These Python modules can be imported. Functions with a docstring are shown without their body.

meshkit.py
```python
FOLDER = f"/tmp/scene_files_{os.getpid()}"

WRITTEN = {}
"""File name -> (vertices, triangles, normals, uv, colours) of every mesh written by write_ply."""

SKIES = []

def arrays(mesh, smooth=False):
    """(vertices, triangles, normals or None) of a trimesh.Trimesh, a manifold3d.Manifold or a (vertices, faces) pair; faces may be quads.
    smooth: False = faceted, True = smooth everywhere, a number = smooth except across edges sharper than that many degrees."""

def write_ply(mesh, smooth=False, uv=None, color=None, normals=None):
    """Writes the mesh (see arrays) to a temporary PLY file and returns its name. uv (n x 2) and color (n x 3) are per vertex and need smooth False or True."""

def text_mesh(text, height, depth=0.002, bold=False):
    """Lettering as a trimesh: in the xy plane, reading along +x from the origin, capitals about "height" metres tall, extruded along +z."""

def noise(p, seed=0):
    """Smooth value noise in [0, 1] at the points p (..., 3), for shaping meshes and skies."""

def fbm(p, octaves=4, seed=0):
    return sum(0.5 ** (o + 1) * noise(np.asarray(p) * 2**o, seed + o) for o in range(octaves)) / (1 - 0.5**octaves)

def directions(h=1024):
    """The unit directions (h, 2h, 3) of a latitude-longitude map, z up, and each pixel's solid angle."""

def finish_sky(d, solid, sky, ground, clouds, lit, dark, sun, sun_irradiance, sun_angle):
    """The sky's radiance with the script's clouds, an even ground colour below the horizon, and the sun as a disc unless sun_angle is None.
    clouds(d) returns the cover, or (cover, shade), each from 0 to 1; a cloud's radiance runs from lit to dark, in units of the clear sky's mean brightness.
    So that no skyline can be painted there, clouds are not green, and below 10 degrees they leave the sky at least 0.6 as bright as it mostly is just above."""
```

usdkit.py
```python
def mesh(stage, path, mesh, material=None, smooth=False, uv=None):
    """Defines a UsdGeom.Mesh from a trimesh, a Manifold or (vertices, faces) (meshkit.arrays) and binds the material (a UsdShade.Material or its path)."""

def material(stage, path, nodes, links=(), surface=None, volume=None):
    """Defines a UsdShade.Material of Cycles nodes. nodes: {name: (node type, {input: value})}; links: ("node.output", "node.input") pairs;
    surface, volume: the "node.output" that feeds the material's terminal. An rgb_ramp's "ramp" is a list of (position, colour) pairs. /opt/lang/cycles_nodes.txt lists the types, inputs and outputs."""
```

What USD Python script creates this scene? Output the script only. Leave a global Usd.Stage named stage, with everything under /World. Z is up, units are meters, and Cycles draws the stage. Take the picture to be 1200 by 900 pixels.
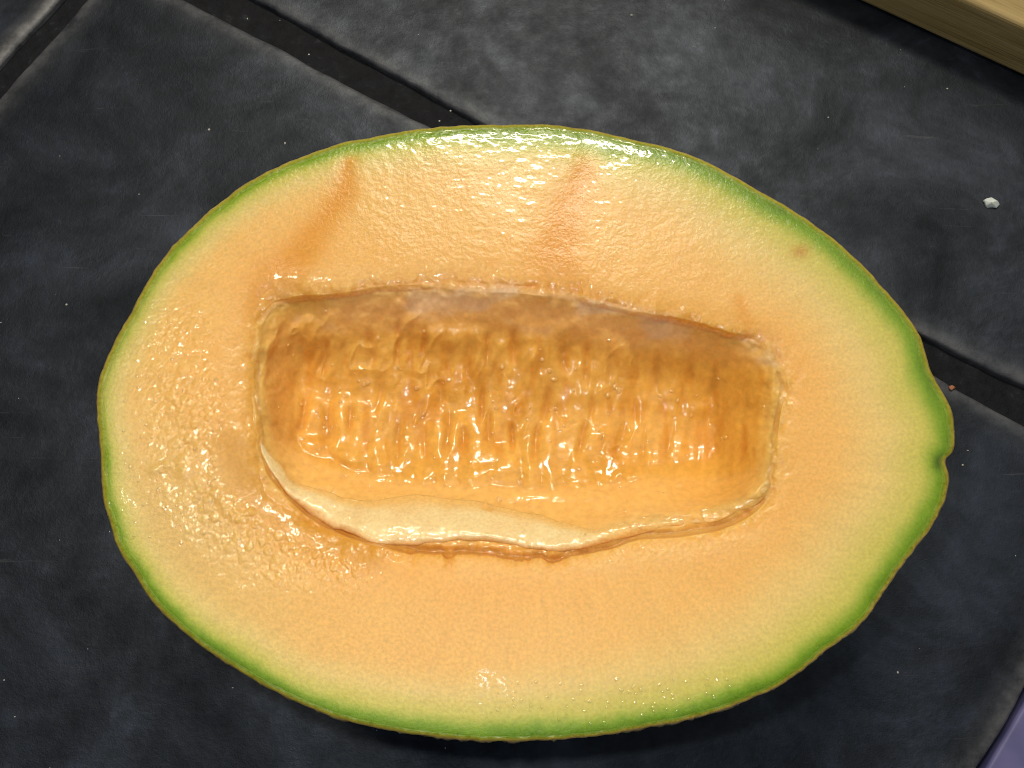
import math
import numpy as np
import trimesh
import usdkit
from meshkit import fbm, noise
from pxr import Gf, Sdf, Usd, UsdGeom, UsdLux, UsdShade, Vt
from scipy.interpolate import CubicSpline, PchipInterpolator
from scipy.spatial import cKDTree

stage = Usd.Stage.CreateInMemory()
UsdGeom.SetStageUpAxis(stage, UsdGeom.Tokens.z)
UsdGeom.SetStageMetersPerUnit(stage, 1.0)
UsdGeom.Xform.Define(stage, '/World')
UsdGeom.Scope.Define(stage, '/World/Looks')

# ------------------------------------------------------------------ camera, lamps, exposure
TILT, FOC, DIST, H0 = 18.0, 1150.0, 0.1955, 0.062      # H0: height of the cut face above the tiles
t_ = math.radians(TILT)
CAM = np.array([0, -DIST * math.sin(t_), H0 + DIST * math.cos(t_)])
ROT = np.array([[1, 0, 0], [0, math.cos(t_), -math.sin(t_)], [0, math.sin(t_), math.cos(t_)]])
cam = UsdGeom.Camera.Define(stage, '/World/camera')
cam.CreateHorizontalApertureAttr(36.0)
cam.CreateVerticalApertureAttr(27.0)
cam.CreateFocalLengthAttr(36.0 * FOC / 1200.0)
cam.CreateClippingRangeAttr(Gf.Vec2f(0.01, 50))
cam.AddTranslateOp().Set(Gf.Vec3d(*CAM))
cam.AddRotateXOp().Set(TILT)
cam.CreateExposureAttr(0.0)


def aim(prim, pos, target):
    pos, target = np.array(pos, float), np.array(target, float)
    z = pos - target
    z /= np.linalg.norm(z)
    x = np.cross([0, 1, 0] if abs(z[1]) < .95 else [1, 0, 0], z)
    x /= np.linalg.norm(x)
    y = np.cross(z, x)
    m = Gf.Matrix4d(*x, 0, *y, 0, *z, 0, *pos, 1)
    UsdGeom.Xformable(prim).AddTransformOp().Set(m)


def rect_lamp(name, pos, target, w, h, colour, power):
    l = UsdLux.RectLight.Define(stage, '/World/' + name)
    l.CreateWidthAttr(w); l.CreateHeightAttr(h)
    l.CreateColorAttr(Gf.Vec3f(*colour)); l.CreateIntensityAttr(power)
    aim(l, pos, target)
    return l


# the kitchen's warm lamps behind the melon, and the phone's small white flash next to its lens
rect_lamp('ceiling_lamp', (0.04, 1.05, 1.45), (0, 0, 0), 0.48, 0.075, (1.0, 0.86, 0.67), 135.0)
rect_lamp('ceiling_lamp_001', (-0.43, 0.25, 1.40), (0, 0, 0), 0.13, 0.09, (1.0, 0.84, 0.64), 100.0)
rect_lamp('ceiling_glow', (0.55, 0.55, 1.7), (0, 0, 0), 1.7, 1.7, (1.0, 0.95, 0.86), 0.72)
rect_lamp('window_light', (-0.50, -0.55, 1.7), (0, 0, 0), 0.8, 0.8, (0.55, 0.70, 1.0), 0.75)
fl = UsdLux.SphereLight.Define(stage, '/World/flash_lamp')
fl.CreateRadiusAttr(0.0035)
fl.CreateColorAttr(Gf.Vec3f(1.0, 0.97, 0.96))
fl.CreateIntensityAttr(930.0)
fl.AddTranslateOp().Set(Gf.Vec3d(CAM[0] - 0.013, CAM[1] + 0.014, CAM[2] + 0.004))
dome = UsdLux.DomeLight.Define(stage, '/World/room_light')
dm = usdkit.material(stage, '/World/Looks/room_light', {'b': ('background_shader', {'color': (0.75, 0.82, 1.0), 'strength': 0.02})}, surface='b.background')
UsdShade.MaterialBindingAPI.Apply(dome.GetPrim()).Bind(dm)


def ray(u, v, z):
    """points of the place seen at pixel (u, v) of the photograph (1200 x 900), at height z"""
    u, v, z = np.broadcast_arrays(*(np.asarray(a, float) for a in (u, v, z)))
    d = np.stack([(u - 600) / FOC, (450 - v) / FOC, -np.ones_like(u)], -1) @ ROT.T
    return CAM + d * ((z - CAM[2]) / d[..., 2])[..., None]


# ------------------------------------------------------------------ helpers
COUNT = {}


def path(name, parent=None):
    base = parent.GetPath().pathString if parent is not None else '/World'
    k = (base, name)
    COUNT[k] = COUNT.get(k, -1) + 1
    return f'{base}/{name}' + (f'_{COUNT[k]:03d}' if COUNT[k] else '')


def tag(p, label=None, category=None, group=None, kind=None):
    for key, val in (('label', label), ('category', category), ('group', group), ('kind', kind)):
        if val:
            p.SetCustomDataByKey(key, val)
    return p


def thing(name, label, category, group=None, kind=None, loc=(0, 0, 0), parent=None):
    x = UsdGeom.Xform.Define(stage, path(name, parent))
    if any(loc):
        x.AddTranslateOp().Set(Gf.Vec3d(*map(float, loc)))
    return tag(x.GetPrim(), label, category, group, kind)


def put(name, v, f, material, parent=None, origin=(0, 0, 0), smooth=True, **vary):
    """one Mesh prim; vary: per-vertex primvars (n x 3 colours or n floats)"""
    v, f = np.asarray(v, float) - np.asarray(origin, float), np.asarray(f, int)
    if f.shape[1] == 4:
        f = np.vstack([f[:, [0, 1, 2]], f[:, [0, 2, 3]]])
    m = usdkit.mesh(stage, path(name, parent), (v, f), material, smooth=smooth)
    for k, a in vary.items():
        a = np.asarray(a, np.float32)
        api = UsdGeom.PrimvarsAPI(m)
        if a.ndim == 1:
            a = np.repeat(a[:, None], 3, 1)
        api.CreatePrimvar(k, Sdf.ValueTypeNames.Color3fArray, 'vertex').Set(Vt.Vec3fArray.FromNumpy(np.ascontiguousarray(a)))
    return m.GetPrim()


def cross2(a, b):
    return a[..., 0] * b[..., 1] - a[..., 1] * b[..., 0]


def sst(a, b, x):
    t = np.clip((x - a) / (b - a), 0, 1)
    return t * t * (3 - 2 * t)


def n2(u, v, wave, seed, oct=3, wv=None):
    """smooth noise in [-1, 1] over pixels, wavelength wave (and wv down)"""
    p = np.stack([np.asarray(u) / wave, np.asarray(v) / (wv or wave), np.full(np.shape(u), seed * 7.31)], -1)
    return fbm(p, oct, seed) * 2 - 1


def bubbles(u, v, cell, seed, jitter=.45, lo=.25, hi=.6):
    """round bumps of varied size, 0..1"""
    rng = np.random.default_rng(seed)
    gx, gy = np.meshgrid(np.arange(0, 1240, cell), np.arange(60, 940, cell))
    c = np.stack([gx.ravel(), gy.ravel()], 1) + rng.uniform(-jitter, jitter, (gx.size, 2)) * cell
    r = rng.uniform(lo, hi, len(c)) * cell
    d, i = cKDTree(c).query(np.stack([u, v], -1).reshape(-1, 2))
    h = np.sqrt(np.clip(1 - (d / r[i]) ** 2, 0, 1)) * r[i] / (hi * cell)
    return h.reshape(np.shape(u))


def seg_dist(u, v, pts):
    """distance to a polyline in pixels, and the position along it 0..1"""
    pts = np.asarray(pts, float)
    p = np.stack([u, v], -1)
    best, at = np.full(np.shape(u), 1e9), np.zeros(np.shape(u))
    for k, (a, b) in enumerate(zip(pts[:-1], pts[1:])):
        ab = b - a
        t = np.clip(((p - a) @ ab) / (ab @ ab), 0, 1)
        d = np.linalg.norm(p - (a + t[..., None] * ab), axis=-1)
        m = d < best
        best, at = np.where(m, d, best), np.where(m, (k + t) / (len(pts) - 1), at)
    return best, at


def closed_curve(pts, n):
    pts = np.asarray(pts, float)
    q = np.vstack([pts, pts[:1]])
    s = np.r_[0, np.cumsum(np.linalg.norm(np.diff(q, axis=0), axis=1) ** .5)]
    cs = CubicSpline(s, q, bc_type='periodic')
    dense = cs(np.linspace(0, s[-1], 6000))
    l = np.r_[0, np.cumsum(np.linalg.norm(np.diff(dense, axis=0), axis=1))]
    w = np.linspace(0, l[-1], n, endpoint=False)
    return np.stack([np.interp(w, l, dense[:, k]) for k in (0, 1)], 1)


def inside_dist(u, v, curve):
    """signed distance to a closed pixel curve, positive inside"""
    from shapely import contains_xy, Polygon
    d = cKDTree(curve).query(np.stack([u, v], -1).reshape(-1, 2))[0].reshape(np.shape(u))
    return np.where(contains_xy(Polygon(curve), u, v), d, -d)


def srgb(r, g, b):
    c = np.array([r, g, b]) / 255.0
    return np.where(c <= .04045, c / 12.92, ((c + .055) / 1.055) ** 2.4)


def mix(a, b, t):
    t = np.asarray(t)[..., None]
    return a * (1 - t) + b * t


# ------------------------------------------------------------------ materials
def M(name, nodes, links, surface='p.BSDF'):
    return usdkit.material(stage, '/World/Looks/' + name, nodes, links, surface=surface)


SLATE_TONES = [(0.0075, 0.0098, 0.0165), (0.0125, 0.0150, 0.0220), (0.0075, 0.0094, 0.0150)]
SLATES = []
for k, tone in enumerate(SLATE_TONES):
    SLATES.append(M(f'slate_{k}', {
        'g': ('geometry', {}),
        'cloud': ('noise_texture', {'scale': 26.0, 'detail': 6.0, 'roughness': .68, 'distortion': .6}),
        'mott': ('noise_texture', {'scale': 130.0, 'detail': 5.0, 'roughness': .7}),
        'fine': ('noise_texture', {'scale': 900.0, 'detail': 4.0, 'roughness': .65}),
        'speck': ('noise_texture', {'scale': 2600.0, 'detail': 2.0}),
        'r1': ('rgb_ramp', {'ramp': [(.32, tuple(c * .45 for c in tone)), (.5, tone), (.68, tuple(c * 2.7 for c in tone))]}),
        'r2': ('rgb_ramp', {'ramp': [(.32, (.55, .55, .55)), (.55, (1, 1, 1)), (.75, (1.7, 1.75, 1.8))]}),
        'mul': ('mix_color', {'blend_type': 'multiply', 'fac': 1.0, 'use_clamp': False}),
        'edge': ('attribute', {'attribute': 'worn'}),
        'wear': ('math', {'math_type': 'multiply'}),
        'wr': ('map_range', {'from_min': .33, 'from_max': .62, 'to_min': .25, 'to_max': 1.0, 'clamp': True}),
        'mixe': ('mix_color', {'b': (.25, .255, .26) if k == 2 else (.095, .10, .11)}),
        'sm': ('mapping', {'rotation': (0, 0, .6 + k), 'scale': (35, 700, 100)}),
        'sn': ('noise_texture', {'scale': 1.0, 'detail': 4.0, 'roughness': .65, 'distortion': .8}),
        'sr': ('map_range', {'from_min': .66, 'from_max': .80, 'to_min': 0.0, 'to_max': .8, 'clamp': True}),
        'scuff': ('mix_color', {'b': (.075, .080, .086)}),
        'rr': ('map_range', {'from_min': .3, 'from_max': .7, 'to_min': .54, 'to_max': .39}),
        'sp': ('map_range', {'from_min': .32, 'from_max': .66, 'to_min': .20, 'to_max': .44, 'clamp': True}),
        'b1': ('bump', {'strength': .28, 'distance': .0006}),
        'b2': ('bump', {'strength': .32, 'distance': .00025}),
        'b3': ('bump', {'strength': .35, 'distance': .00012}),
        'p': ('principled_bsdf', {'specular_tint': (.72, .86, 1.0)}),
    }, [('g.position', x + '.vector') for x in ('cloud', 'mott', 'fine', 'speck')] + [
        ('cloud.fac', 'r1.fac'), ('mott.fac', 'r2.fac'), ('r1.color', 'mul.a'), ('r2.color', 'mul.b'),
        ('mott.fac', 'wr.value'), ('edge.fac', 'wear.value1'), ('wr.result', 'wear.value2'),
        ('g.position', 'sm.vector'), ('sm.vector', 'sn.vector'), ('sn.fac', 'sr.value'), ('sr.result', 'scuff.fac'), ('mul.result', 'scuff.a'), ('scuff.result', 'mixe.a'), ('wear.value', 'mixe.fac'), ('mixe.result', 'p.base_color'),
        ('mott.fac', 'rr.value'), ('cloud.fac', 'sp.value'), ('sp.result', 'p.specular_ior_level'), ('rr.result', 'p.roughness'),
        ('mott.fac', 'b1.height'), ('fine.fac', 'b2.height'), ('speck.fac', 'b3.height'),
        ('b1.normal', 'b2.normal'), ('b2.normal', 'b3.normal'), ('b3.normal', 'p.normal')]))

GROUT = M('grout', {
    'g': ('geometry', {}), 'n': ('noise_texture', {'scale': 300.0, 'detail': 5.0, 'roughness': .7}),
    'n2': ('noise_texture', {'scale': 2200.0, 'detail': 2.0}),
    'r': ('rgb_ramp', {'ramp': [(.3, (.004, .005, .007)), (.6, (.010, .012, .016)), (.75, (.030, .035, .042))]}),
    'b': ('bump', {'strength': .8, 'distance': .0006}), 'b2': ('bump', {'strength': .6, 'distance': .0002}),
    'p': ('principled_bsdf', {'roughness': .7, 'specular_ior_level': .15})},
    [('g.position', 'n.vector'), ('g.position', 'n2.vector'), ('n.fac', 'r.fac'), ('r.color', 'p.base_color'), ('n.fac', 'b.height'),
     ('n2.fac', 'b2.height'), ('b.normal', 'b2.normal'), ('b2.normal', 'p.normal')])

LAVENDER = M('lavender_paint', {
    'g': ('geometry', {}), 'n': ('noise_texture', {'scale': 140.0, 'detail': 4.0}),
    'r': ('rgb_ramp', {'ramp': [(.3, (.095, .10, .24)), (.7, (.135, .135, .30))]}),
    'p': ('principled_bsdf', {'roughness': .5, 'specular_ior_level': .4})},
    [('g.position', 'n.vector'), ('n.fac', 'r.fac'), ('r.color', 'p.base_color')])

WOOD = M('board_wood', {
    'tc': ('texture_coordinate', {}), 'm': ('mapping', {'scale': (14, 300, 300)}),
    'm2': ('mapping', {'scale': (40, 1500, 1500)}),
    'n': ('noise_texture', {'scale': 1.0, 'detail': 5.0, 'roughness': .6, 'distortion': .5}),
    'n2': ('noise_texture', {'scale': 1.0, 'detail': 3.0}),
    'r': ('rgb_ramp', {'ramp': [(.22, (.33, .23, .085)), (.5, (.46, .35, .14)), (.78, (.56, .44, .20))]}),
    'r2': ('rgb_ramp', {'ramp': [(.3, (.75, .72, .62)), (.6, (1, 1, 1))]}),
    'mul': ('mix_color', {'blend_type': 'multiply', 'fac': 1.0}),
    'b': ('bump', {'strength': .5, 'distance': .0003}),
    'p': ('principled_bsdf', {'roughness': .55})},
    [('tc.object', 'm.vector'), ('tc.object', 'm2.vector'), ('m.vector', 'n.vector'), ('m2.vector', 'n2.vector'), ('n.fac', 'r.fac'), ('n2.fac', 'r2.fac'),
     ('r.color', 'mul.a'), ('r2.color', 'mul.b'), ('mul.result', 'p.base_color'), ('n2.fac', 'b.height'), ('b.normal', 'p.normal')])


def fruit(name, sss, radius, scale, rough_dry, rough_wet, coat, bump, fine=1500.0, var=.10, spec=.45):
    return M(name, {
        'g': ('geometry', {}),
        'tint': ('attribute', {'attribute': 'tint'}), 'wet': ('attribute', {'attribute': 'wet'}),
        'n1': ('noise_texture', {'scale': fine, 'detail': 3.0, 'roughness': .6}),
        'n2': ('noise_texture', {'scale': 420.0, 'detail': 4.0, 'roughness': .6}),
        'v': ('map_range', {'from_min': .3, 'from_max': .7, 'to_min': 1 - var, 'to_max': 1 + var}),
        'mul': ('vector_math', {'math_type': 'scale'}),
        'rg': ('map_range', {'to_min': rough_dry, 'to_max': rough_wet, 'clamp': True}),
        'ct': ('map_range', {'to_min': 0.0, 'to_max': coat, 'clamp': True}),
        'b1': ('bump', {'strength': bump, 'distance': .00025}),
        'b2': ('bump', {'strength': bump, 'distance': .0003}),
        'p': ('principled_bsdf', {'subsurface_method': 'random_walk', 'subsurface_weight': sss, 'subsurface_radius': radius, 'subsurface_scale': scale,
                                  'specular_ior_level': spec, 'coat_roughness': .06, 'coat_ior': 1.38})},
        [('g.position', 'n1.vector'), ('g.position', 'n2.vector'), ('n1.fac', 'v.value'), ('tint.color', 'mul.vector1'), ('v.result', 'mul.scale'), ('mul.vector', 'p.base_color'),
         ('wet.fac', 'rg.value'), ('rg.result', 'p.roughness'), ('wet.fac', 'ct.value'), ('ct.result', 'p.coat_weight'),
         ('n1.fac', 'b1.height'), ('n2.fac', 'b2.height'), ('b1.normal', 'b2.normal'), ('b2.normal', 'p.normal')])


FLESH = fruit('melon_flesh', .65, (1.0, .65, .35), .0008, .46, .20, .7, .34, spec=.32)
LINING = fruit('cavity_flesh', .4, (1.0, .65, .35), .0005, .34, .16, 1.0, .09, fine=700.0, spec=.18)
MEMBRANE = fruit('membrane', .3, (1.0, .7, .4), .0004, .40, .16, .9, .3)
RIND = fruit('melon_rind', .45, (.5, 1.0, .15), .0010, .5, .28, .6, .5, fine=1100.0, var=.22)
JUICE = fruit('juice', 0.0, (1, .5, .2), .001, .3, .06, 1.0, 0.0, spec=1.0)
WHITE = M('white_crumb', {
    'g': ('geometry', {}), 'n': ('noise_texture', {'scale': 900.0, 'detail': 4.0}), 'b': ('bump', {'strength': .5, 'distance': .0003}),
    'p': ('principled_bsdf', {'base_color': (.80, .80, .76), 'roughness': .6, 'subsurface_weight': .3, 'subsurface_scale': .001})},
    [('g.position', 'n.vector'), ('n.fac', 'b.height'), ('b.normal', 'p.normal')])
ORANGE = M('orange_crumb', {'p': ('principled_bsdf', {'base_color': (.33, .12, .05), 'roughness': .6})}, [])
DUST = M('pale_speck', {'p': ('principled_bsdf', {'base_color': (.42, .43, .40), 'roughness': .6})}, [])

# ------------------------------------------------------------------ the worktop: slate tiles in dark grout
worktop = thing('worktop', 'worktop of dark slate tiles with wide black grout joints', None, kind='structure')


def world_line(points):
    return [ray(u, v, 0.0)[:2] for u, v in points]


def slate(poly, seed, mat, top=0.0, thick=.009, amp=.0009, wornw=1.0, step=.0022):
    """one tile: uneven cleft sides, a worn bevel, a flat face"""
    poly = np.asarray(poly, float)
    if cross2(poly, np.roll(poly, -1, 0)).sum() < 0:
        poly = poly[::-1]
    m = len(poly)
    e = np.roll(poly, -1, 0) - poly
    nr = np.stack([-e[:, 1], e[:, 0]], 1) / np.linalg.norm(e, axis=1, keepdims=True)      # inward
    n0 = np.roll(nr, 1, 0)
    mitre = (nr + n0) / (1 + (nr * n0).sum(1))[:, None]
    side, s = [], []
    for k in range(m):
        c = max(2, int(np.linalg.norm(e[k]) / step))
        side += [k] * c; s += list(np.arange(c) / c)
    side, s = np.array(side), np.array(s)
    n = len(s)
    base = poly[side] + e[side] * s[:, None]
    fade = np.clip(np.minimum(s, 1 - s) * np.linalg.norm(e[side], axis=1) / .006, 0, 1)
    wob = (fbm(np.c_[base * 90, np.full(n, seed * 3.7)], 4, seed) - .5) * 2 * amp * fade
    k = noise(np.c_[base * 130, np.full(n, seed)], seed)
    bev = .0006 + .0012 * k * fade
    prof = [(0, 0, -thick, 1.0), (0, 0, -.0012, 1.0), (0, .35, -.0004, 1.0), (0, 1, -.00008, 1.0), (.0012 * wornw, 1, 0, .8), (.0035 * wornw, 1, 0, .22), (.0075 * wornw, 1, 0, 0)]
    V, W, i = [], [], np.arange(n)
    for h, b, z, w in prof:
        q = poly + mitre * h
        p = q[side] * (1 - s[:, None]) + q[(side + 1) % m] * s[:, None] + nr[side] * (wob + bev * b - .0006 * b * (1 - fade) * 0)[:, None]
        V.append(np.c_[p, np.full(n, top + z)]); W.append(np.full(n, w))
    inner, mid = V[-1][:, :2], V[-1][:, :2].mean(0)
    for q in (.03, .08, .2, .4, .6, .8, .95, .9999):
        V.append(np.c_[inner + (mid - inner) * q, np.full(n, top)]); W.append(np.zeros(n))
    F = []
    for r in range(len(V) - 1):
        a, b, c, d = r * n + i, r * n + (i + 1) % n, (r + 1) * n + (i + 1) % n, (r + 1) * n + i
        F += [np.c_[a, b, c], np.c_[a, c, d]]
    return put('slate_tile', np.vstack(V), np.vstack(F), mat, worktop, smooth=True, worn=np.concatenate(W))


def meet(p, q, r, s):
    """where the lines p-q and r-s cross"""
    d1, d2 = q - p, s - r
    t = cross2(r - p, d2) / cross2(d1, d2)
    return p + d1 * t


aU = world_line([(312, 0), (568, 146), (1073, 388), (1200, 447)])      # far side of the long joint
aL = world_line([(220, 0), (505, 148), (1097, 440), (1200, 497)])      # near side of it
lL = world_line([(0, 74), (67, 0)])
lR = world_line([(0, 113), (100, 0)])
rE = world_line([(1147, 900), (1200, 812)])
nw = meet(aL[0], aL[1], lR[0], lR[1])
ne = meet(aL[2], aL[3], rE[0], rE[1])
ldir = (lR[0] - lR[1]) / np.linalg.norm(lR[0] - lR[1])
sw, se = nw + ldir * .31, meet(nw + ldir * .31, ne + ldir * .31 + (ne - nw) * .02, rE[0], rE[1])
adir = (ne - nw) / np.linalg.norm(ne - nw)
slate([nw, sw, se, ne, aL[2], aL[1]], 3, SLATES[0])
# the tile behind: its near side is the far side of the joint
a0, a1 = aU[0] - adir * .034, aU[3] + adir * .075
slate([a0, aU[1], aU[2], a1, a1 - ldir * .31, a0 - ldir * .31], 5, SLATES[1])
gap = np.linalg.norm(meet(nw, nw + adir, lL[0], lL[1]) - nw)
l0, l1 = meet(nw, nw + adir, lL[0], lL[1]), meet(sw, sw + adir, lL[0], lL[1])
slate([l0, l0 - adir * .30, l1 - adir * .30, l1], 8, SLATES[2], wornw=.8)
b0 = a0 - adir * .009
slate([b0, b0 - ldir * .31, b0 - adir * .31 - ldir * .31, b0 - adir * .31], 11, SLATES[0])
c0, c1 = sw + ldir * .009, se + ldir * .009
slate([c0, c0 + ldir * .2, c1 + ldir * .2, c1], 13, SLATES[1])
slate([l1 + ldir * .009, l1 + ldir * .2, l1 + ldir * .2 - adir * .3, l1 + ldir * .009 - adir * .3], 17, SLATES[0])

# grout bed: a slightly uneven sheet under the tiles' faces
gq = np.array([b0 - adir * .33 - ldir * .33, a1 - ldir * .33, c1 + ldir * .21 - adir * .0, l1 + ldir * .21 - adir * .33])
gs = np.linspace(0, 1, 220)
S, T = np.meshgrid(gs, gs)
bed = (gq[0] * ((1 - S) * (1 - T))[..., None] + gq[1] * (S * (1 - T))[..., None] + gq[2] * (S * T)[..., None] + gq[3] * ((1 - S) * T)[..., None])
bz = -.0021 + .0012 * (fbm(np.stack([bed[..., 0] * 160, bed[..., 1] * 160, 0 * S], -1), 3, 4) - .5)
# keep the bed inside the worktop's edge by the pale panel
rn = np.array([-(rE[1] - rE[0])[1], (rE[1] - rE[0])[0]])
rn /= np.linalg.norm(rn)
if (nw - rE[0]) @ rn < 0:
    rn = -rn
side = (bed - rE[0]) @ rn
keep = np.minimum(side - .0012, 0)
below = ((bed - ne) @ ldir) > -.02
bed = bed - rn * (np.where(below, keep, 0))[..., None]
gv = np.concatenate([bed, bz[..., None]], -1).reshape(-1, 3)
gi = np.arange(220 * 220).reshape(220, 220)
gf = np.stack([gi[:-1, :-1], gi[1:, :-1], gi[1:, 1:], gi[:-1, 1:]], -1).reshape(-1, 4)
if cross2(gq[1] - gq[0], gq[3] - gq[0]) < 0:
    gf = gf[:, ::-1]
gf = gf[:, ::-1] if np.cross(gv[gf[0, 1]] - gv[gf[0, 0]], gv[gf[0, 2]] - gv[gf[0, 0]])[2] < 0 else gf
put('grout', gv, gf, GROUT, worktop)


def rounded_box(lx, ly, lz, r, seg=4):
    """a box from the origin with rounded edges, z up"""
    import manifold3d as m3
    s = m3.Manifold.sphere(r, seg * 4)
    pts = [s.translate((x, y, z)) for x in (r, lx - r) for y in (r, ly - r) for z in (r, lz - r)]
    return m3.Manifold.batch_hull(pts)


def place(prim, origin, xdir):
    a = math.degrees(math.atan2(xdir[1], xdir[0]))
    x = UsdGeom.Xformable(prim)
    x.AddTranslateOp().Set(Gf.Vec3d(*map(float, origin)))
    x.AddRotateZOp().Set(a)


# pale panel beyond the worktop's edge
rdir = (rE[0] - rE[1]) / np.linalg.norm(rE[0] - rE[1])
pan = thing('floor_panel', 'pale lavender blue panel beyond the edge of the worktop', None, kind='structure')
pm = usdkit.mesh(stage, path('panel_surface', pan), rounded_box(.62, .22, .012, .0012), LAVENDER, smooth=35)
pz = -.0070
pe = [ray(1156, 900, pz)[:2], ray(1200, 825, pz)[:2]]
rdir = (pe[0] - pe[1]) / np.linalg.norm(pe[0] - pe[1])
po = pe[1] - rdir * .13
# its x axis runs down the edge, its y axis must point away from the worktop
yv = np.array([-rdir[1], rdir[0]])
if yv @ rn > 0:
    place(pan, (*(po + rdir * .55), -.0190), -rdir)
else:
    place(pan, (*po, -.0190), rdir)

# ------------------------------------------------------------------ the melon: traced cut outline
OUT = closed_curve([(115, 450), (114, 490), (118, 540), (121, 585), (128, 612), (137, 640), (160, 677), (176, 702), (215, 741), (265, 777), (325, 812), (390, 840), (450, 855), (510, 864),
                    (560, 868), (610, 869), (665, 866), (720, 860), (775, 850), (815, 841), (850, 831), (885, 817), (930, 794), (970, 762), (1002, 738), (1030, 704), (1052, 670), (1080, 634),
                    (1099, 605), (1109, 580), (1112, 561), (1111, 552), (1108, 543), (1110, 536), (1116, 531), (1119, 520), (1119, 505), (1115, 480), (1099, 450), (1085, 415), (1075, 388), (1050, 354), (1025, 325), (1000, 300), (960, 267),
                    (920, 241), (880, 218), (815, 184), (750, 165), (695, 153), (655, 147), (600, 146), (550, 147), (500, 150), (450, 158), (400, 168), (370, 178), (320, 198), (270, 228),
                    (225, 265), (185, 310), (150, 370), (128, 412)], 1600)
CEN = np.array([612.0, 500.0])
dirs = OUT - CEN
ang = np.degrees(np.arctan2(dirs[:, 1], dirs[:, 0])) % 360       # 0 right, 90 down, 180 left, 270 up (in the photograph)
nub = n2(OUT[:, 0], OUT[:, 1], 24, 21, 4) * 1.25
amp = np.interp(ang, [0, 20, 70, 110, 160, 200, 250, 300, 360], [1.8, 2.9, 2.5, 1.1, 1.2, 2.5, 1.8, 1.3, 1.8])
OUT = CEN + dirs * (1 + (nub * amp)[:, None] / np.linalg.norm(dirs, axis=1, keepdims=True))
NT = len(OUT)

CAV = closed_curve([(312, 358), (337, 348), (393, 342), (439, 335), (521, 330), (591, 333), (668, 343), (727, 359), (798, 371), (855, 388), (897, 403), (917, 432), (920, 469), (915, 500), (912, 531),
                    (908, 565), (889, 599), (855, 619), (798, 630), (742, 635), (725, 641), (693, 648), (648, 656), (592, 654), (546, 652), (500, 651), (450, 643), (416, 634), (376, 617),
                    (342, 592), (318, 565), (304, 530), (297, 490), (294, 440), (298, 390)], 1400)
cols = np.arange(280, 941)
from shapely import LineString, Polygon
cavp = Polygon(CAV)
VT, VB = [], []
for c in cols:
    g = cavp.intersection(LineString([(c, 0), (c, 900)]))
    VT.append(g.bounds[1] if not g.is_empty else np.nan); VB.append(g.bounds[3] if not g.is_empty else np.nan)
ok = ~np.isnan(VT)
VT, VB = np.interp(cols, cols[ok], np.array(VT)[ok]), np.interp(cols, cols[ok], np.array(VB)[ok])
# teeth where the seeds' fibres were torn from the near side of the cut
STREAKS = [([(408, 190), (402, 228), (378, 262), (350, 298), (318, 336)], 25, 1.0), ([(692, 160), (684, 205), (662, 255), (652, 300), (656, 334)], 27, 1.25), ([(866, 352), (872, 375), (888, 398)], 13, .6)]
WETZ = [(195, 400), (222, 470), (240, 560), (280, 618), (340, 648), (400, 650)]


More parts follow.
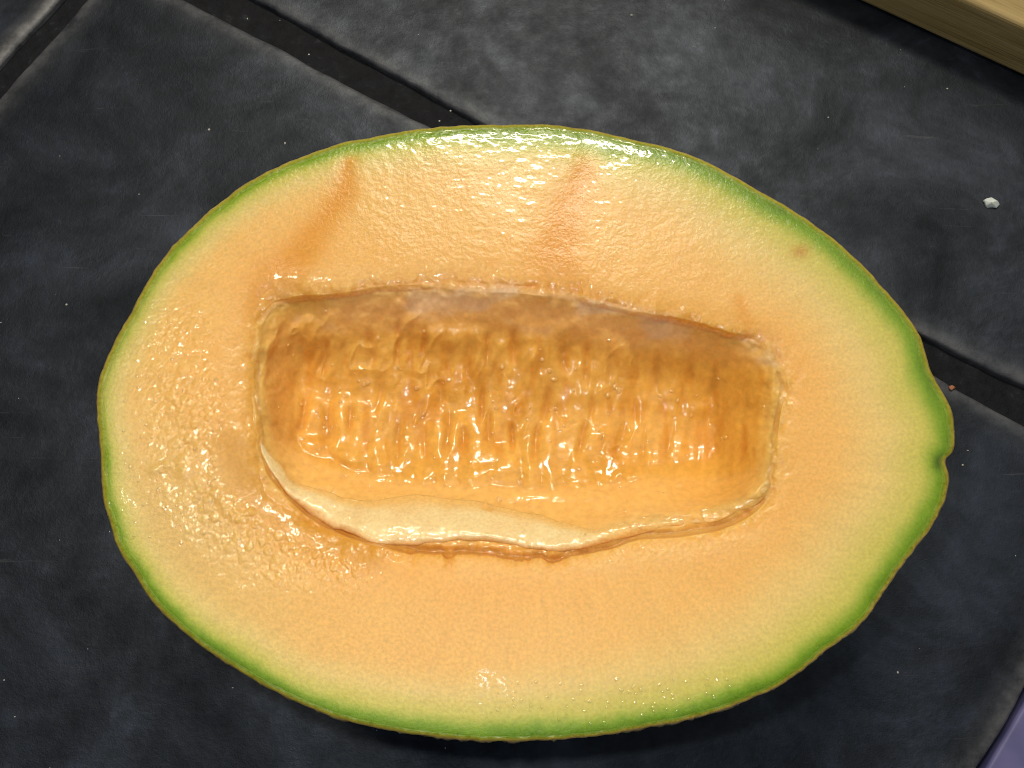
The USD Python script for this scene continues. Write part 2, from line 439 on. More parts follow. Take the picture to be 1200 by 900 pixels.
def gw(a, k):
    """width in pixels of the green band (k=0) and of its fade into the flesh (k=1) round the outline"""
    x = [0, 25, 60, 90, 120, 150, 180, 215, 240, 270, 300, 330, 360]
    y = ([27, 27, 23, 22, 19, 17, 9, 10, 13, 27, 22, 23, 27], [92, 96, 82, 62, 54, 40, 30, 30, 34, 36, 54, 80, 92])[k]
    return np.interp(a, x, y)


def cav_profile(u, v):
    vt, vb = np.interp(u, cols, VT), np.interp(u, cols, VB)
    return (v - vt) / np.maximum(vb - vt, 1)


PS = [-.05, 0, .02, .05, .10, .16, .25, .36, .46, .56, .65, .70, .73, .78, .84, .90, .945, .965, .985, 1.0, 1.05]
PD = [0, 0, 0.8, 2.3, 4.7, 7.2, 10.6, 13.4, 14.9, 14.7, 13.9, 13.1, 12.2, 9.8, 7.2, 5.2, 4.2, 4.4, 2.8, 0, 0]


def sockets(u, v):
    """prints of the seeds: two long rows of uneven, leaning, rounded dimples (0..1)"""
    rng = np.random.default_rng(31)
    c = []
    for s0, sp, n in ((.25, 27, 26), (.56, 25, 27), (.41, 60, 8)):
        x = 325 + rng.uniform(0, 12)
        for _ in range(n):
            x += sp * rng.uniform(.75, 1.25)
            if x > 885:
                break
            vt, vb = np.interp(x, cols, VT), np.interp(x, cols, VB)
            c.append((x, vt + (s0 + rng.normal(0, .022)) * (vb - vt), rng.uniform(3.5, 7.0), rng.uniform(13, 27), rng.normal(.02, .08), rng.uniform(.25, 1.0) * (1 if x < 700 else .5)))
    h = np.zeros(np.shape(u))
    uw, vw = u + 4 * n2(u, v, 22, 151, 2), v + 5 * n2(u, v, 26, 152, 2)
    for x, y, a, b, t, k in c:
        m = (np.abs(u - x) < 45) & (np.abs(v - y) < 75)
        du, dv = uw[m] - x, vw[m] - y
        p, q = (du * math.cos(t) + dv * math.sin(t)) / a, (-du * math.sin(t) + dv * math.cos(t)) / b
        h[m] = np.maximum(h[m], k * np.exp(-(p * p + q ** 4)))
    return h


def cavity(u, v, sd):
    """depth in mm of the seed cavity below the cut face"""
    s = cav_profile(u, v)
    uw = u + 9 * n2(u, v, 70, 31, 3) + 8 * n2(u, v, 30, 136, 3, 40) + (v - 450) * .05
    s_ = s + .022 * n2(u, v, 110, 33, 3) + .012 * n2(u, v, 30, 133, 2) + .02 * np.sin(u / 130.0)
    d = PchipInterpolator(PS, PD)(np.clip(s_, -.05, 1.05))
    # the ends: steep on the left, a longer slope on the right
    d = d * sst(-2, 70 + 26 * sst(680, 860, u), np.minimum(u - 290, 924 - u) + 6 * n2(u, v, 60, 34, 2)) ** 1.1
    left = 1 - sst(640, 800, u)
    ph = 2 * np.pi * (uw + 16 * n2(u, 0 * v, 60, 35, 2)) / 34.0
    lobe = np.sin(ph / 2) ** 2
    k1 = .15 + 1.0 * sst(-.5, .5, n2(u, v, 65, 134, 2))
    rowa = sst(.10, .28, s_) * (1 - sst(.28, .52, s_ + .06 * n2(u, 0 * v, 24, 138, 2))) * k1
    phb = 2 * np.pi * (uw + 14 + 18 * n2(u, 0 * v, 60, 36, 2) - (v - 500) * .16) / 31.0
    lobeb = np.sin(phb / 2) ** 2
    end = .685 + .024 * np.abs(np.sin(phb / 2)) + .03 * n2(u, 0 * v, 50, 37, 3)
    k2 = .2 + 1.0 * sst(-.5, .4, n2(u, v, 60, 135, 2))
    rowb = sst(.40, .62, s_ + .05 * n2(u, 0 * v, 22, 137, 2)) * (1 - sst(end - .035, end + .012, s_)) * k2
    d = d - left * (rowa * lobe * .15 + rowb * (.72 + .28 * lobeb) * 1.25)
    d = d + 1.0 * sockets(u, v) * sst(4, 20, sd)
    # juice standing in the crease at the foot of the lower row: a rounded, wandering bead
    men = (s_ - end) * 300.0
    d = d - .48 * np.exp(-(men / 5.6) ** 2) * sst(395, 440, u) * (1 - sst(770, 830, u)) * (.35 + .65 * sst(-.35, .15, n2(u, v, 48, 143, 2)))
    fine = np.sin(2 * np.pi * (uw + 7 * n2(u, v, 40, 38, 3)) / 12.5) * (.5 + .7 * n2(u, v, 50, 39, 2))
    d = d - sst(.1, .2, s) * (1 - sst(.72, .8, s)) * (.03 + .07 * (1 - left)) * fine
    # torn wet pulp: rounded lumps and strings
    inb = sst(.04, .14, s) * (1 - sst(.76, .88, s)) * (1 - .7 * sst(.60, .66, s_) * (1 - sst(.76, .82, s_)))
    lump = n2(u, v, 24, 41, 2, 34)
    string = 1 - np.abs(n2(u + .35 * v, v, 30, 43, 3, 60))
    d = d - inb * (.75 * lump + .55 * (.3 + .7 * left) * np.clip(string - .80, 0, 1) ** 1.5 / .09 * sst(-.2, .3, n2(u, v, 60, 45, 2)))
    d = d - inb * .06 * bubbles(u, v, 9.0, 51, lo=.1) * sst(-.1, .3, n2(u, v, 45, 46, 2))
    calm = 1 - .85 * sst(.60, .66, s_) * (1 - sst(.76, .82, s_))
    d = d - sst(0, 8, sd) * (.9 * n2(u, v, 75, 49, 3, 40) + .035 * calm * .5 * n2(u, v, 8, 50, 2))
    # smooth shelf above the near rim with soft long folds
    sh = sst(.70, .76, s)
    d = d - sh * (1.1 * n2(u, v, 130, 47, 3, 20) + .10 * n2(u, v, 9, 48, 2))
    ridge, _ = seg_dist(u, v, [(690, 628), (735, 612), (800, 603), (862, 592), (896, 566)])
    d = d - 1.5 * np.exp(-(ridge / 11.0) ** 2) * sst(0, 10, sd)
    return d


def cavity_tint(u, v, sd):
    s = cav_profile(u, v)
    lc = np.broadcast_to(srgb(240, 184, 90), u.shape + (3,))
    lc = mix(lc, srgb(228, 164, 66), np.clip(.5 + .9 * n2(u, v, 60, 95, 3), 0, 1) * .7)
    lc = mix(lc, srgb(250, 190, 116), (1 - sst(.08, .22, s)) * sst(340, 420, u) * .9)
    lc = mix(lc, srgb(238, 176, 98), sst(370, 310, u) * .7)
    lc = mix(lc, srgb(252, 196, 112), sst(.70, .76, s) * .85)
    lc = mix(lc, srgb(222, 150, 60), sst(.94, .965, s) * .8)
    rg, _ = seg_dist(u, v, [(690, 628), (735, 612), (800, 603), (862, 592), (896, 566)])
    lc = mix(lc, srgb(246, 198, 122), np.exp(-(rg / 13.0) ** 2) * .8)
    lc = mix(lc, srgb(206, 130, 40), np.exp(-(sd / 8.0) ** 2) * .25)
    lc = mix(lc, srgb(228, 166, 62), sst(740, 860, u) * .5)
    whit = sst(.15, .5, n2(u, v, 70, 97, 3, 30)) * (1 - sst(.10, .2, s))
    fib = n2(u + .15 * v, v, 7, 141, 3, 60)
    lc = lc * (1 + .10 * fib * sst(.08, .2, s) * (1 - sst(.70, .8, s)))[..., None]
    lc = mix(lc, srgb(212, 130, 36), np.clip(sst(.0, .5, n2(u, v, 13, 142, 3, 40)), 0, 1) * sst(.12, .25, s) * (1 - sst(.6, .7, s)) * .4)
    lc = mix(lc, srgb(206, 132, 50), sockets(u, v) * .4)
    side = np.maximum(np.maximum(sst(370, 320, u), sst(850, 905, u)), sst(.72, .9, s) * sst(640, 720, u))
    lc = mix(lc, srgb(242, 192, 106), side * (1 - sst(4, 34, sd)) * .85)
    return mix(lc, srgb(238, 204, 168), whit * .5)


def face(u, v):
    """depth (mm) below the plane of the cut, tint and wetness of the cut face"""
    a = np.degrees(np.arctan2(v - CEN[1], u - CEN[0])) % 360
    od = cKDTree(OUT).query(np.stack([u, v], -1).reshape(-1, 2))[0].reshape(u.shape)
    sd = inside_dist(u, v, CAV)
    teeth = 5.5 * np.clip(n2(u, 0 * v, 15, 61, 3) * 1.5, -.3, 1) * sst(455, 500, u) * (1 - sst(655, 690, u)) * sst(600, 640, v)
    sd = sd + teeth + (2.6 * n2(u, v, 15, 62, 3) + 4.0 * n2(u, v, 46, 63, 2)) * (1 - .6 * sst(600, 640, v))
    wetc, _ = seg_dist(u, v, WETZ)
    wz = np.exp(-(wetc / 46.0) ** 2) + .0
    streak = np.zeros(u.shape)
    groove = np.zeros(u.shape)
    for pts, w, k in STREAKS:
        dd, tt = seg_dist(u + 3 * n2(u, v, 30, 65, 2), v, pts)
        ww = w * (.55 + .75 * tt)
        streak = np.maximum(streak, k * np.exp(-(dd / ww) ** 2 * 1.2))
        groove = np.maximum(groove, k * np.exp(-(dd / ww) ** 2))
    rimd = np.clip(-sd, 0, None)
    hol, _ = seg_dist(u, v, [(268, 520), (290, 566), (326, 606), (376, 630), (436, 650)])
    hol = np.exp(-(hol / (20 + 5 * n2(u, v, 40, 66, 2))) ** 2)
    roundr = np.exp(-rimd / 12.0)
    softl = np.exp(-(rimd / 30.0)) * sst(390, 310, u) + np.exp(-rimd / 20.0) * sst(440, 380, u) * sst(520, 580, v)
    d = .35 * n2(u, v, 170, 71, 3) + .06 * n2(u, v, 26, 72, 3)
    d = d + .12 * groove + .75 * roundr * (1 + .8 * n2(u, v, 12, 77, 3)) + 1.6 * np.clip(softl, 0, 1.2)
    grain = n2(u, v, 5.0, 73, 2) * (1 - .7 * streak)
    up = sst(560, 380, v + .12 * (u - 600))
    d = d - (.018 + .022 * up) * grain
    # beads of juice on the left of the cut, runs of wet towards the far rim
    bead = np.exp(-(wetc / 40.0) ** 2) * sst(-.35, .2, n2(u, v, 70, 75, 2)) * sst(2, 12, rimd) * (1 - sst(.35, .8, hol))
    d = d - .27 * bead * bubbles(u, v, 11.0, 52, lo=.12) - .12 * bead * bubbles(u, v, 6.0, 53)
    # two larger drops of juice on the left, one drawn out, one round
    for pts_, w_, h_ in (([(178, 552), (188, 547), (200, 548)], 4.0, .22), ([(214, 540), (219, 547), (213, 554)], 6.5, .40), ([(262, 590), (276, 606), (290, 602)], 6.0, .38), ([(250, 578), (258, 571)], 5.0, .3)):
        q_, _ = seg_dist(u + 5 * n2(u, v, 13, 161, 2), v + 5 * n2(u, v, 13, 162, 2), pts_)
        d = d - h_ * np.exp(-(q_ / (w_ * 1.1)) ** 2)
        bead = np.maximum(bead, np.exp(-(q_ / (w_ * 1.6)) ** 4))
    # far flesh: runs of wet, elongated
    rr = sst(400, 470, u) * (1 - sst(700, 790, u)) * sst(360, 300, v)
    run = n2(u - .5 * v, v, 22, 76, 3, 9)
    d = d - rr * (1 - .8 * streak) * .065 * np.clip(run + .15, 0, 1)
    low = sst(560, 620, u) * (1 - sst(850, 900, u)) * np.exp(-np.abs(rimd - 14) / 12.0) * sst(600, 640, v)
    d = d - .12 * low * bubbles(u, v, 6.5, 54)
    d = d + .5 * np.exp(-od / 5.0)
    # colour: orange at the heart, yellow then green towards the rind
    g0, g1 = gw(a, 0), gw(a, 1)
    e = od + 5 * n2(u, v, 60, 81, 3) + 2.5 * n2(u, v, 14, 82, 2)
    orange, amber = srgb(244, 185, 96), srgb(241, 199, 120)
    pale, lime, green, deep = srgb(232, 206, 130), srgb(206, 200, 98), srgb(132, 168, 34), srgb(86, 128, 10)
    heart = np.exp(-rimd / 70.0)
    col = mix(np.broadcast_to(amber, u.shape + (3,)), orange, np.clip(heart + .35 * n2(u, v, 110, 83, 3), 0, 1))
    leftpale = sst(420, 200, u) * sst(430, 600, v)
    col = mix(col, srgb(224, 194, 122), leftpale * .7)
    col = mix(col, pale, 1 - sst(g0 + g1 * .40, g0 + g1 * 1.25, e))
    rad_ = np.stack([a * 1.1, np.hypot(u - CEN[0], v - CEN[1]) / 70, 0 * a + 3.3], -1)
    col = col * (1 + .07 * (fbm(rad_, 3, 88) * 2 - 1) * sst(10, 60, rimd))[..., None]
    col = mix(col, lime, 1 - sst(g0 + g1 * .0, g0 + g1 * .62, e))
    col = mix(col, green, 1 - sst(g0 * .45, g0 * 1.35 + 2, e))
    col = mix(col, deep, (1 - sst(g0 * .15, g0 * .85, e)) * (.62 + .40 * n2(u, v, 40, 84, 2)))
    wetd = np.clip(streak * 1.0 + .55 * wz * np.exp(-rimd / 40) + roundr * .55, 0, 1)
    col = mix(col, srgb(228, 158, 50), .8 * wetd * sst(g0 * .8, g0 * 2, od))
    col = mix(col, srgb(44, 74, 8), .85 * np.exp(-(((u - 1101) / 7) ** 2 + ((v - 542) / 9) ** 2)))
    col = mix(col, srgb(212, 158, 64), .75 * hol)
    bruise = np.exp(-(((u - 938) / 11) ** 2 + ((v - 295) / 8) ** 2))
    col = mix(col, srgb(190, 120, 40), .55 * bruise)
    # a whiter, fibrous margin right round the cavity
    fib = np.exp(-((rimd - 16) / 16.0) ** 2) * (sst(600, 640, v) * sst(480, 560, u) + .7 * sst(360, 330, v) + .5 * sst(300, 270, u))
    col = mix(col, srgb(244, 206, 140), np.clip(fib, 0, 1) * .55 * (.6 + .4 * n2(u, v, 18, 85, 3)))
    wet = np.clip(.30 + .4 * hol + .25 * n2(u, v, 45, 86, 3) + .15 * streak + .8 * bead + .38 * rr * sst(-.2, .35, n2(u, v, 38, 87, 3)) + .5 * up - .2 * roundr - .32 * sst(620, 700, v), 0, 1)
    return d, col, wet, sd, od, a


def face_surface(u, v):
    d, col, wet, sd, od, a = face(u, v)
    inside = sd > 0
    dc = cavity(u, v, sd)
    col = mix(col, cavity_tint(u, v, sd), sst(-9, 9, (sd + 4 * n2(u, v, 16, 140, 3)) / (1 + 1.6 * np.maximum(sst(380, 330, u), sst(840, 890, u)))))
    wet = np.where(inside, np.where(cav_profile(u, v) > .3, np.maximum(wet, .7), wet * .4), wet)
    return np.where(inside, np.maximum(dc, 0) * sst(0, 3, sd) + d * np.exp(-np.clip(sd, 0, None) / 40), d), col, wet, sd, od, a


body_c = ray(*CEN, H0)
melon = thing('melon_half', 'halved orange melon lying cut side up on dark slate, its empty seed cavity wet', 'melon', loc=(body_c[0], body_c[1], 0))
ORG = (body_c[0], body_c[1], 0)


def shell(px, z):
    return ray(px[:, 0], px[:, 1], z)


def body_ring(k, phi):
    """ring of the melon's underside: k scale of the cut outline, phi 0 at the cut to 90 degrees at the base"""
    o = ray(OUT[:, 0], OUT[:, 1], H0)
    xy = body_c[:2] + (o[:, :2] - body_c[:2]) * (k * math.cos(phi) ** .92)
    return xy


def rings(V, n, close_first=None, flip=False):
    """faces between rings of n vertices; V list of (n x 3)"""
    i = np.arange(n)
    F = []
    for r in range(len(V) - 1):
        a, b, c, d = r * n + i, r * n + (i + 1) % n, (r + 1) * n + (i + 1) % n, (r + 1) * n + i
        F += [np.c_[a, b, c], np.c_[a, c, d]]
    F = np.vstack(F)
    return F[:, ::-1] if flip else F


# flesh: the cut face with the hollow under the lining, and a closed underside inside the rind
RK = .984
NR = 430
rr_ = np.linspace(0, 1, NR) ** .92
rr_[0] = 1e-4
U = CEN[0] + (OUT[None, :, 0] - CEN[0]) * rr_[:, None] * RK
Vv = CEN[1] + (OUT[None, :, 1] - CEN[1]) * rr_[:, None] * RK
D, COL, WET, SD, OD, ANG = face_surface(U, Vv)
LIN_D = D.copy()
Df = np.where(SD > 0, D + 1.3 * sst(10, 16, SD), D)
top = ray(U, Vv, H0 - Df * .001)
verts = [top[k] for k in range(NR)] + [top[NR - 1]]
tint, wet = [COL[k] for k in range(NR)] + [COL[-1]], [WET[k] for k in range(NR)] + [WET[-1]]
for ph in np.radians([3, 8, 15, 25, 36, 48, 60, 72, 82, 89.5]):
    xy = body_ring(RK - .004, ph)
    verts.append(np.c_[xy, np.full(NT, H0 - (H0 - .0025) * math.sin(ph))])
    tint.append(np.broadcast_to(srgb(205, 185, 95), (NT, 3))); wet.append(np.zeros(NT))
ff = rings(verts, NT)[:, ::-1]
ff = ff[~((ff // NT).min(1) == NR - 1)] if False else ff[~(((ff // NT).min(1) == NR - 1) & ((ff // NT).max(1) == NR))]
put('flesh', np.vstack(verts), ff, FLESH, melon, ORG, tint=np.vstack(tint), wet=np.concatenate(wet))

# rind: green ring at the cut, netted skin over the underside
o_px = OUT
rv, rt, rw = [], [], []
skin, skin2, dgreen, mgreen = srgb(206, 186, 82), srgb(222, 204, 136), srgb(80, 106, 8), srgb(132, 152, 28)


def net(p):
    w = p * 210 + 1.2 * np.stack([noise(p * 160, s) for s in (1, 2, 3)], -1)
    rng = np.random.default_rng(9)
    c = rng.uniform(-1, 1, (9000, 3)) * [.1, .08, .07] + [body_c[0], body_c[1], .03]
    d = cKDTree(c).query(p + .0012 * np.stack([noise(p * 300, s) - .5 for s in (1, 2, 3)], -1), k=2)[0]
    return np.exp(-((d[:, 1] - d[:, 0]) / .0007) ** 2)


beige = np.interp(ANG[-1], [0, 15, 40, 75, 95, 130, 170, 200, 250, 300, 360], [.35, .8, 1, .9, .7, .45, .4, .5, .3, .45, .35])
for k, dz, c in ((RK + .0002, 8.0, 0), (RK + .0002, .0, 0), (RK + .0002, .0, 0), (.9885, -.05, 1), (.9925, -.05, 2), (.9965, .05, 3), (.9995, .35, 4)):
    p = CEN + (OUT - CEN) * k
    zz = face(p[:, 0], p[:, 1])[0] + dz + .06 * n2(p[:, 0], p[:, 1], 20, 91, 3) + (.22 * n2(p[:, 0], p[:, 1], 9, 92, 2) if c > 1 else 0)
    q = ray(p[:, 0], p[:, 1], H0 - zz * .001)
    rv.append(q)
    base = {0: COL[-1], 1: mix(COL[-1], np.broadcast_to(mgreen, (NT, 3)), np.full(NT, .5)),
            2: mix(np.broadcast_to(mgreen, (NT, 3)), skin, beige * .5), 3: mix(np.broadcast_to(mgreen, (NT, 3)), skin, .35 + .65 * beige), 4: mix(np.broadcast_to(skin, (NT, 3)), skin2, beige)}[c]
    rt.append(base); rw.append(np.full(NT, .55 if c < 3 else .1))
for ph in np.radians(np.r_[1.6, 3.2, np.linspace(5, 89.6, 60)]):
    xy = body_ring(1.0, ph)
    q = np.c_[xy, np.full(NT, H0 - (H0 - .0002) * math.sin(ph))]
    nt = net(q)
    out = q - [*body_c[:2], H0]
    out /= np.maximum(np.linalg.norm(out, axis=1, keepdims=True), 1e-9)
    fade = np.cos(ph) ** .3
    q = q + out * (nt * .0004 * fade)[:, None]
    q[:, 2] = np.maximum(q[:, 2], .0002)
    rv.append(q)
    rt.append(mix(np.broadcast_to(mix(np.broadcast_to(skin, (NT, 3)), mgreen, np.full(NT, .35)), (NT, 3)), skin2, nt)); rw.append(np.zeros(NT))
for ph in np.radians([89.4, 80, 66, 50, 34, 20, 10, 3]):
    xy = body_ring(RK + .0006, ph)
    rv.append(np.c_[xy, np.full(NT, H0 - (H0 - .0018) * math.sin(ph))])
    rt.append(np.broadcast_to(srgb(180, 190, 90), (NT, 3))); rw.append(np.zeros(NT))
rf = rings(rv + [rv[0]], NT)
rf = rf % (len(rv) * NT)
rk = rf // NT
rf = rf[~((rk.min(1) == 1) & (rk.max(1) == 2))]
put('rind', np.vstack(rv), rf[:, ::-1], RIND, melon, ORG, tint=np.vstack(rt), wet=np.concatenate(rw))

# seed cavity: the wet lining, a solid of its own set into the flesh
sel = SD > 5.0
idx = -np.ones(SD.shape, int)
i0 = np.arange(NR * NT).reshape(NR, NT)
fr = rings([None] * NR, NT)[:, ::-1]
fr = fr[sel.ravel()[fr].all(1)]
used = np.unique(fr)
re = -np.ones(NR * NT, int)
re[used] = np.arange(len(used))
fr = re[fr]
uu, vv, dd, sd_ = U.ravel()[used], Vv.ravel()[used], LIN_D.ravel()[used], SD.ravel()[used]
lt = ray(uu, vv, H0 - (dd + .03 - .08 * sst(5, 13, sd_)) * .001)
lb = ray(uu, vv, H0 - (dd + 4.5 + 4.0 * sst(5, 30, sd_)) * .001)
edges = np.sort(np.vstack([fr[:, [0, 1]], fr[:, [1, 2]], fr[:, [2, 0]]]), 1)
ue, ct = np.unique(edges, axis=0, return_counts=True)
dire = np.vstack([fr[:, [0, 1]], fr[:, [1, 2]], fr[:, [2, 0]]])
key = {tuple(x) for x in ue[ct == 1]}
bd = np.array([e for e in dire if (min(e), max(e)) in key]) if False else dire[np.isin(edges[:, 0].astype(np.int64) * 10_000_000 + edges[:, 1], ue[ct == 1][:, 0].astype(np.int64) * 10_000_000 + ue[ct == 1][:, 1])]
nL = len(lt)
b1_, b0_ = bd[:, 1] + 2 * nL, bd[:, 0] + 2 * nL
walls = np.vstack([np.c_[b1_, b0_, b0_ + nL], np.c_[b1_, b0_ + nL, b1_ + nL]])
s_ = cav_profile(uu, vv)
lc = COL.reshape(-1, 3)[used]
lw = np.clip(.55 + .9 * n2(uu, vv, 30, 98, 3), .10, 1) * (.06 + .94 * sst(.10, .28, s_))
lw = np.maximum(lw, .95 * sst(.60, .66, s_) * (1 - sst(.74, .80, s_)))
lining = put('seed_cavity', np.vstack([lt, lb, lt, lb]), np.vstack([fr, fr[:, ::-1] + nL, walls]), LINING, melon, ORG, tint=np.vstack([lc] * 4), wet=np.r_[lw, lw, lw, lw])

# pale strip of membrane left along the near side of the cavity
ctop = np.array([(306, 512), (318, 530), (338, 556), (356, 569), (395, 582), (430, 587), (480, 580), (530, 584), (590, 595), (630, 604), (662, 612), (700, 622), (755, 607), (815, 598), (868, 582), (900, 560)], float)
cbot = np.array([(306, 520), (311, 542), (326, 566), (344, 587), (376, 609), (414, 627), (466, 640), (527, 634), (590, 637), (632, 643), (660, 645), (706, 637), (762, 623), (824, 613), (876, 596), (903, 566)], float)
tt = np.linspace(0, 1, len(ctop))
nu, nv = 560, 34
tq = np.linspace(0, 1, nu)
ca, cb = CubicSpline(tt, ctop)(tq), CubicSpline(tt, cbot)(tq)
ca += np.c_[np.zeros(nu), 4.0 * n2(tq * 600, 0 * tq, 30, 101, 3)]
cb += np.c_[np.zeros(nu), 4.5 * n2(tq * 600, 0 * tq, 22, 102, 3)]
wq = np.linspace(0, 1, nv)
mu = ca[None, :, 0] * (1 - wq[:, None]) + cb[None, :, 0] * wq[:, None]
mv = ca[None, :, 1] * (1 - wq[:, None]) + cb[None, :, 1] * wq[:, None]
from scipy.ndimage import gaussian_filter
md = gaussian_filter(np.where(True, face_surface(mu, mv)[0], 0), (3, 8))
prof = 1.5 * wq ** .9 * (1 - wq ** 9) + .05
lift = ((1.0 - .72 * sst(640, 720, ca[:, 0]))[None] * prof[:, None] * np.sin(np.pi * np.clip(tq, .0, 1))[None] ** .4)
md = md - lift - .12 * n2(mu, mv, 7, 103, 3) - .55 * n2(mu, mv, 34, 104, 3, 14)
mt, mb = ray(mu, mv, H0 - md * .001), ray(mu, mv, H0 - (md + 1.9) * .001)
gi = np.arange(nu * nv).reshape(nv, nu)
q = np.stack([gi[:-1, :-1], gi[1:, :-1], gi[1:, 1:], gi[:-1, 1:]], -1).reshape(-1, 4)
q = np.vstack([q[:, [0, 1, 2]], q[:, [0, 2, 3]]])
loop = np.r_[gi[0, :], gi[1:, -1], gi[-1, -2::-1], gi[-2:0:-1, 0]]
lp2 = np.roll(loop, -1)
nm = nu * nv
wl = np.vstack([np.c_[loop, lp2, lp2 + nm], np.c_[loop, lp2 + nm, loop + nm]])
mc = np.broadcast_to(srgb(255, 226, 166), (nm, 3))
mc = mix(mc, srgb(238, 198, 136), np.clip(.1 + n2(mu, mv, 30, 105, 3).ravel() + np.repeat(1.2 * np.abs(wq * 2 - 1) ** 3, nu), 0, 1) * .75)
mc = mix(mc, cavity_tint(mu, mv, mu * 0 + 20).reshape(-1, 3), np.repeat(1 - sst(.02, .34, wq), nu) * .9)
mc = mix(mc, cavity_tint(mu, mv, mu * 0 + 20).reshape(-1, 3), (sst(660, 730, mu + 10 * n2(mu, mv, 20, 144, 3)) * .85).ravel())
mw = np.clip(.8 + .4 * n2(mu, mv, 30, 106, 2).ravel(), 0, 1)
put('membrane', np.vstack([mt.reshape(-1, 3), mb.reshape(-1, 3)]), np.vstack([q, q[:, ::-1] + nm, wl]), MEMBRANE, melon, ORG, tint=np.vstack([mc, mc]), wet=np.r_[mw, mw])

# stem scar: a torn white fibre in the notch at the stem end
rng = np.random.default_rng(12)
fv = np.array([(1103, 556, 1.6), (1110, 560, 1.0), (1109, 570, 1.4), (1104, 566, .6), (1106, 562, .1)], float)
pts = np.vstack([ray(fv[:, 0], fv[:, 1], H0 - fv[:, 2] * .001), ray(fv[:, 0] + 1, fv[:, 1] + 1, H0 - (fv[:, 2] + 1.2) * .001)])
h = trimesh.convex.convex_hull(pts)
h = h.subdivide().subdivide()
hv = np.array(h.vertices) + (np.stack([noise(np.array(h.vertices) * 1800, s) for s in (4, 5, 6)], -1) - .5) * .0005
put('stem_fibre', hv, h.faces, WHITE, melon, ORG)

# beads of juice standing on the cavity's ribs and on the cut face
rng = np.random.default_rng(77)
cand = []
while len(cand) < 130:
    u, v = rng.uniform(310, 905), rng.uniform(340, 625)
    s = float(cav_profile(np.array([u]), np.array([v]))[0])
    w = np.exp(-((s - .42) / .26) ** 2) * (1.0 if u < 760 else .45)
    if rng.random() < w:
        cand.append((u, v, rng.choice([1.6, 2.2, 2.9, 3.6], p=[.38, .34, .2, .08])))
for _ in range(70):
    u, v = rng.uniform(560, 860), rng.uniform(795, 850)
    cand.append((u, v, rng.uniform(1.2, 2.0)))
for _ in range(60):
    u, v = rng.uniform(140, 260), rng.uniform(420, 640)
    cand.append((u, v, rng.uniform(1.2, 2.2)))
cand = np.array(cand)
sdo = inside_dist(cand[:, 0], cand[:, 1], OUT)
cand = cand[sdo > 8]
cd, bead_c = face_surface(cand[:, 0], cand[:, 1])[:2]
base = ray(cand[:, 0], cand[:, 1], H0 - cd * .001)
e1 = face_surface(cand[:, 0] + 3, cand[:, 1])[0]
e2 = face_surface(cand[:, 0], cand[:, 1] + 3)[0]
tx = ray(cand[:, 0] + 3, cand[:, 1], H0 - e1 * .001) - base
ty = ray(cand[:, 0], cand[:, 1] + 3, H0 - e2 * .001) - base
nrm_ = np.cross(ty, tx)
nrm_ /= np.linalg.norm(nrm_, axis=1, keepdims=True)
up_ = CAM + [-.006, .006, 0] - base
up_ /= np.linalg.norm(up_, axis=1, keepdims=True)
axis_ = nrm_ * .12 + up_ * .88
axis_ /= np.linalg.norm(axis_, axis=1, keepdims=True)
# a drop: a round cap, thickest in the middle, with a rounded foot
pr = np.array([(0, 1.0), (.25, .955), (.5, .80), (.72, .56), (.88, .30), (.97, .08), (1.03, -2.0), (1.0, -6.0)])
seg = np.arange(12) * np.pi / 6
dv, df, off = [], [], 0
for p, (u, v, rad), ax in zip(base, cand, axis_):
    R = rad * .00017
    xa = np.cross([0, 1, .1], ax)
    xa /= np.linalg.norm(xa)
    ya = np.cross(ax, xa)
    e, hgt = rng.uniform(.8, 1.2), R * rng.uniform(.09, .15)
    q = np.vstack([p + ax * hgt * 1.2 + (np.outer(np.cos(seg), xa) * e + np.outer(np.sin(seg), ya) / e) * R * a + ax * hgt * z for a, z in pr])
    dv.append(q); df.append(rings([None] * len(pr), 12) + off); off += len(q)
tag(put('juice_bead', np.vstack(dv), np.vstack(df), JUICE, melon, ORG, tint=np.repeat(bead_c, 96, 0) * .95, wet=np.ones(96 * len(cand))), kind='stuff')

# ------------------------------------------------------------------ wooden board in the far corner
B0, B1 = world_line([(1000, 0), (1200, 92)])
bdir = (B1 - B0) / np.linalg.norm(B1 - B0)
bn = np.array([-bdir[1], bdir[0]])
bo = B0 - bdir * .055
board = thing('wooden_board', 'pale wooden cutting board with a darker knot on its edge', 'cutting board')
bx = rounded_box(.34, .20, .0172, .0016, 5)
bm = bx.refine_to_length(.006).to_mesh()
put('board_body', bm.vert_properties[:, :3], bm.tri_verts, WOOD, board, smooth=35)
place(board, (*bo, .0003), bdir)

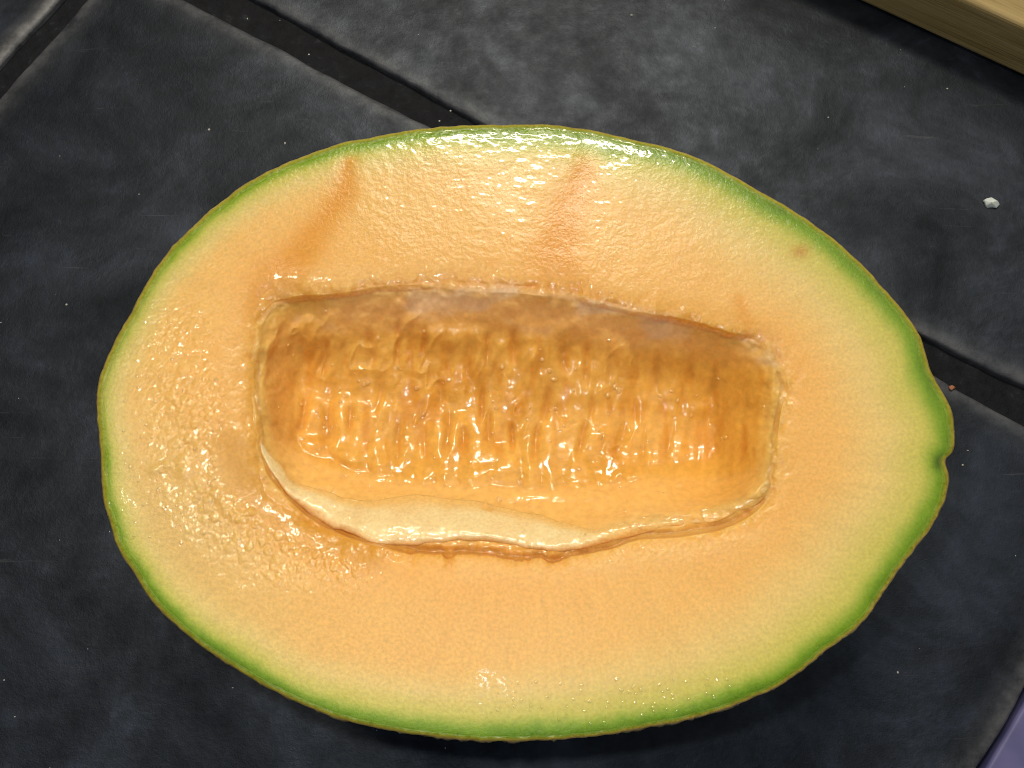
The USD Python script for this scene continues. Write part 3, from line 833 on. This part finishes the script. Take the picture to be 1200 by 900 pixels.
# ------------------------------------------------------------------ crumbs
def lump(name, centre_px, rx, ry, rz, turn, seed, mat, label, cat, group=None):
    rng = np.random.default_rng(seed)
    p = rng.normal(size=(16, 3))
    p /= np.linalg.norm(p, axis=1, keepdims=True)
    p[:, 2] = np.abs(p[:, 2])
    p = p * rng.uniform(.75, 1.1, (16, 1)) * [rx, ry, rz]
    h = trimesh.convex.convex_hull(np.vstack([p, p * [1, 1, 0]]))
    h = h.subdivide()
    c, s = math.cos(turn), math.sin(turn)
    v = np.array(h.vertices) @ np.array([[c, s, 0], [-s, c, 0], [0, 0, 1]])
    v += (np.stack([noise(v * 900, k + seed) for k in (1, 2, 3)], -1) - .5) * rx * .22
    v[:, 2] -= v[:, 2].min() - .0001
    o = ray(*centre_px, 0.0)
    pr = thing(name, label, cat, group, loc=o)
    put('crumb_body', v, h.faces, mat, pr, smooth=30)


lump('white_crumb', (1161, 239), .0023, .0016, .0016, -.15, 3, WHITE, 'small white crumb lying alone on the slate tile below the wooden board', 'crumb')
lump('orange_crumb', (1115, 455), .0011, .0008, .0006, .1, 6, ORANGE, 'tiny orange brown crumb at the tile edge right of the melon', 'crumb')
# dust: countless tiny pale specks
rng = np.random.default_rng(5)
sp = [(245, 152), (334, 168), (163, 228), (70, 183), (290, 22), (328, 24), (362, 64), (528, 130), (515, 142), (78, 357), (70, 633), (22, 467), (5, 797), (740, 18), (838, 33), (1110, 104), (1060, 102),
      (1134, 528), (1128, 545), (1052, 788)] + [tuple(x) for x in rng.uniform((0, 0), (1200, 900), (45, 2))]
tet = trimesh.creation.icosphere(subdivisions=1)
dv, df, off = [], [], 0
for k, (u, v) in enumerate(sp):
    r = rng.uniform(.00012, .00028) * (1.25 if k < 20 else .75)
    q = tet.vertices * rng.uniform(.6, 1.4, 3) * r * [1, 1, .5] + ray(u, v, 0.0) + [0, 0, r * .3]
    dv.append(q); df.append(tet.faces + off); off += len(q)
tag(put('dust', np.vstack(dv), np.vstack(df), DUST), 'fine pale specks of dust scattered over the slate worktop', 'dust', kind='stuff')
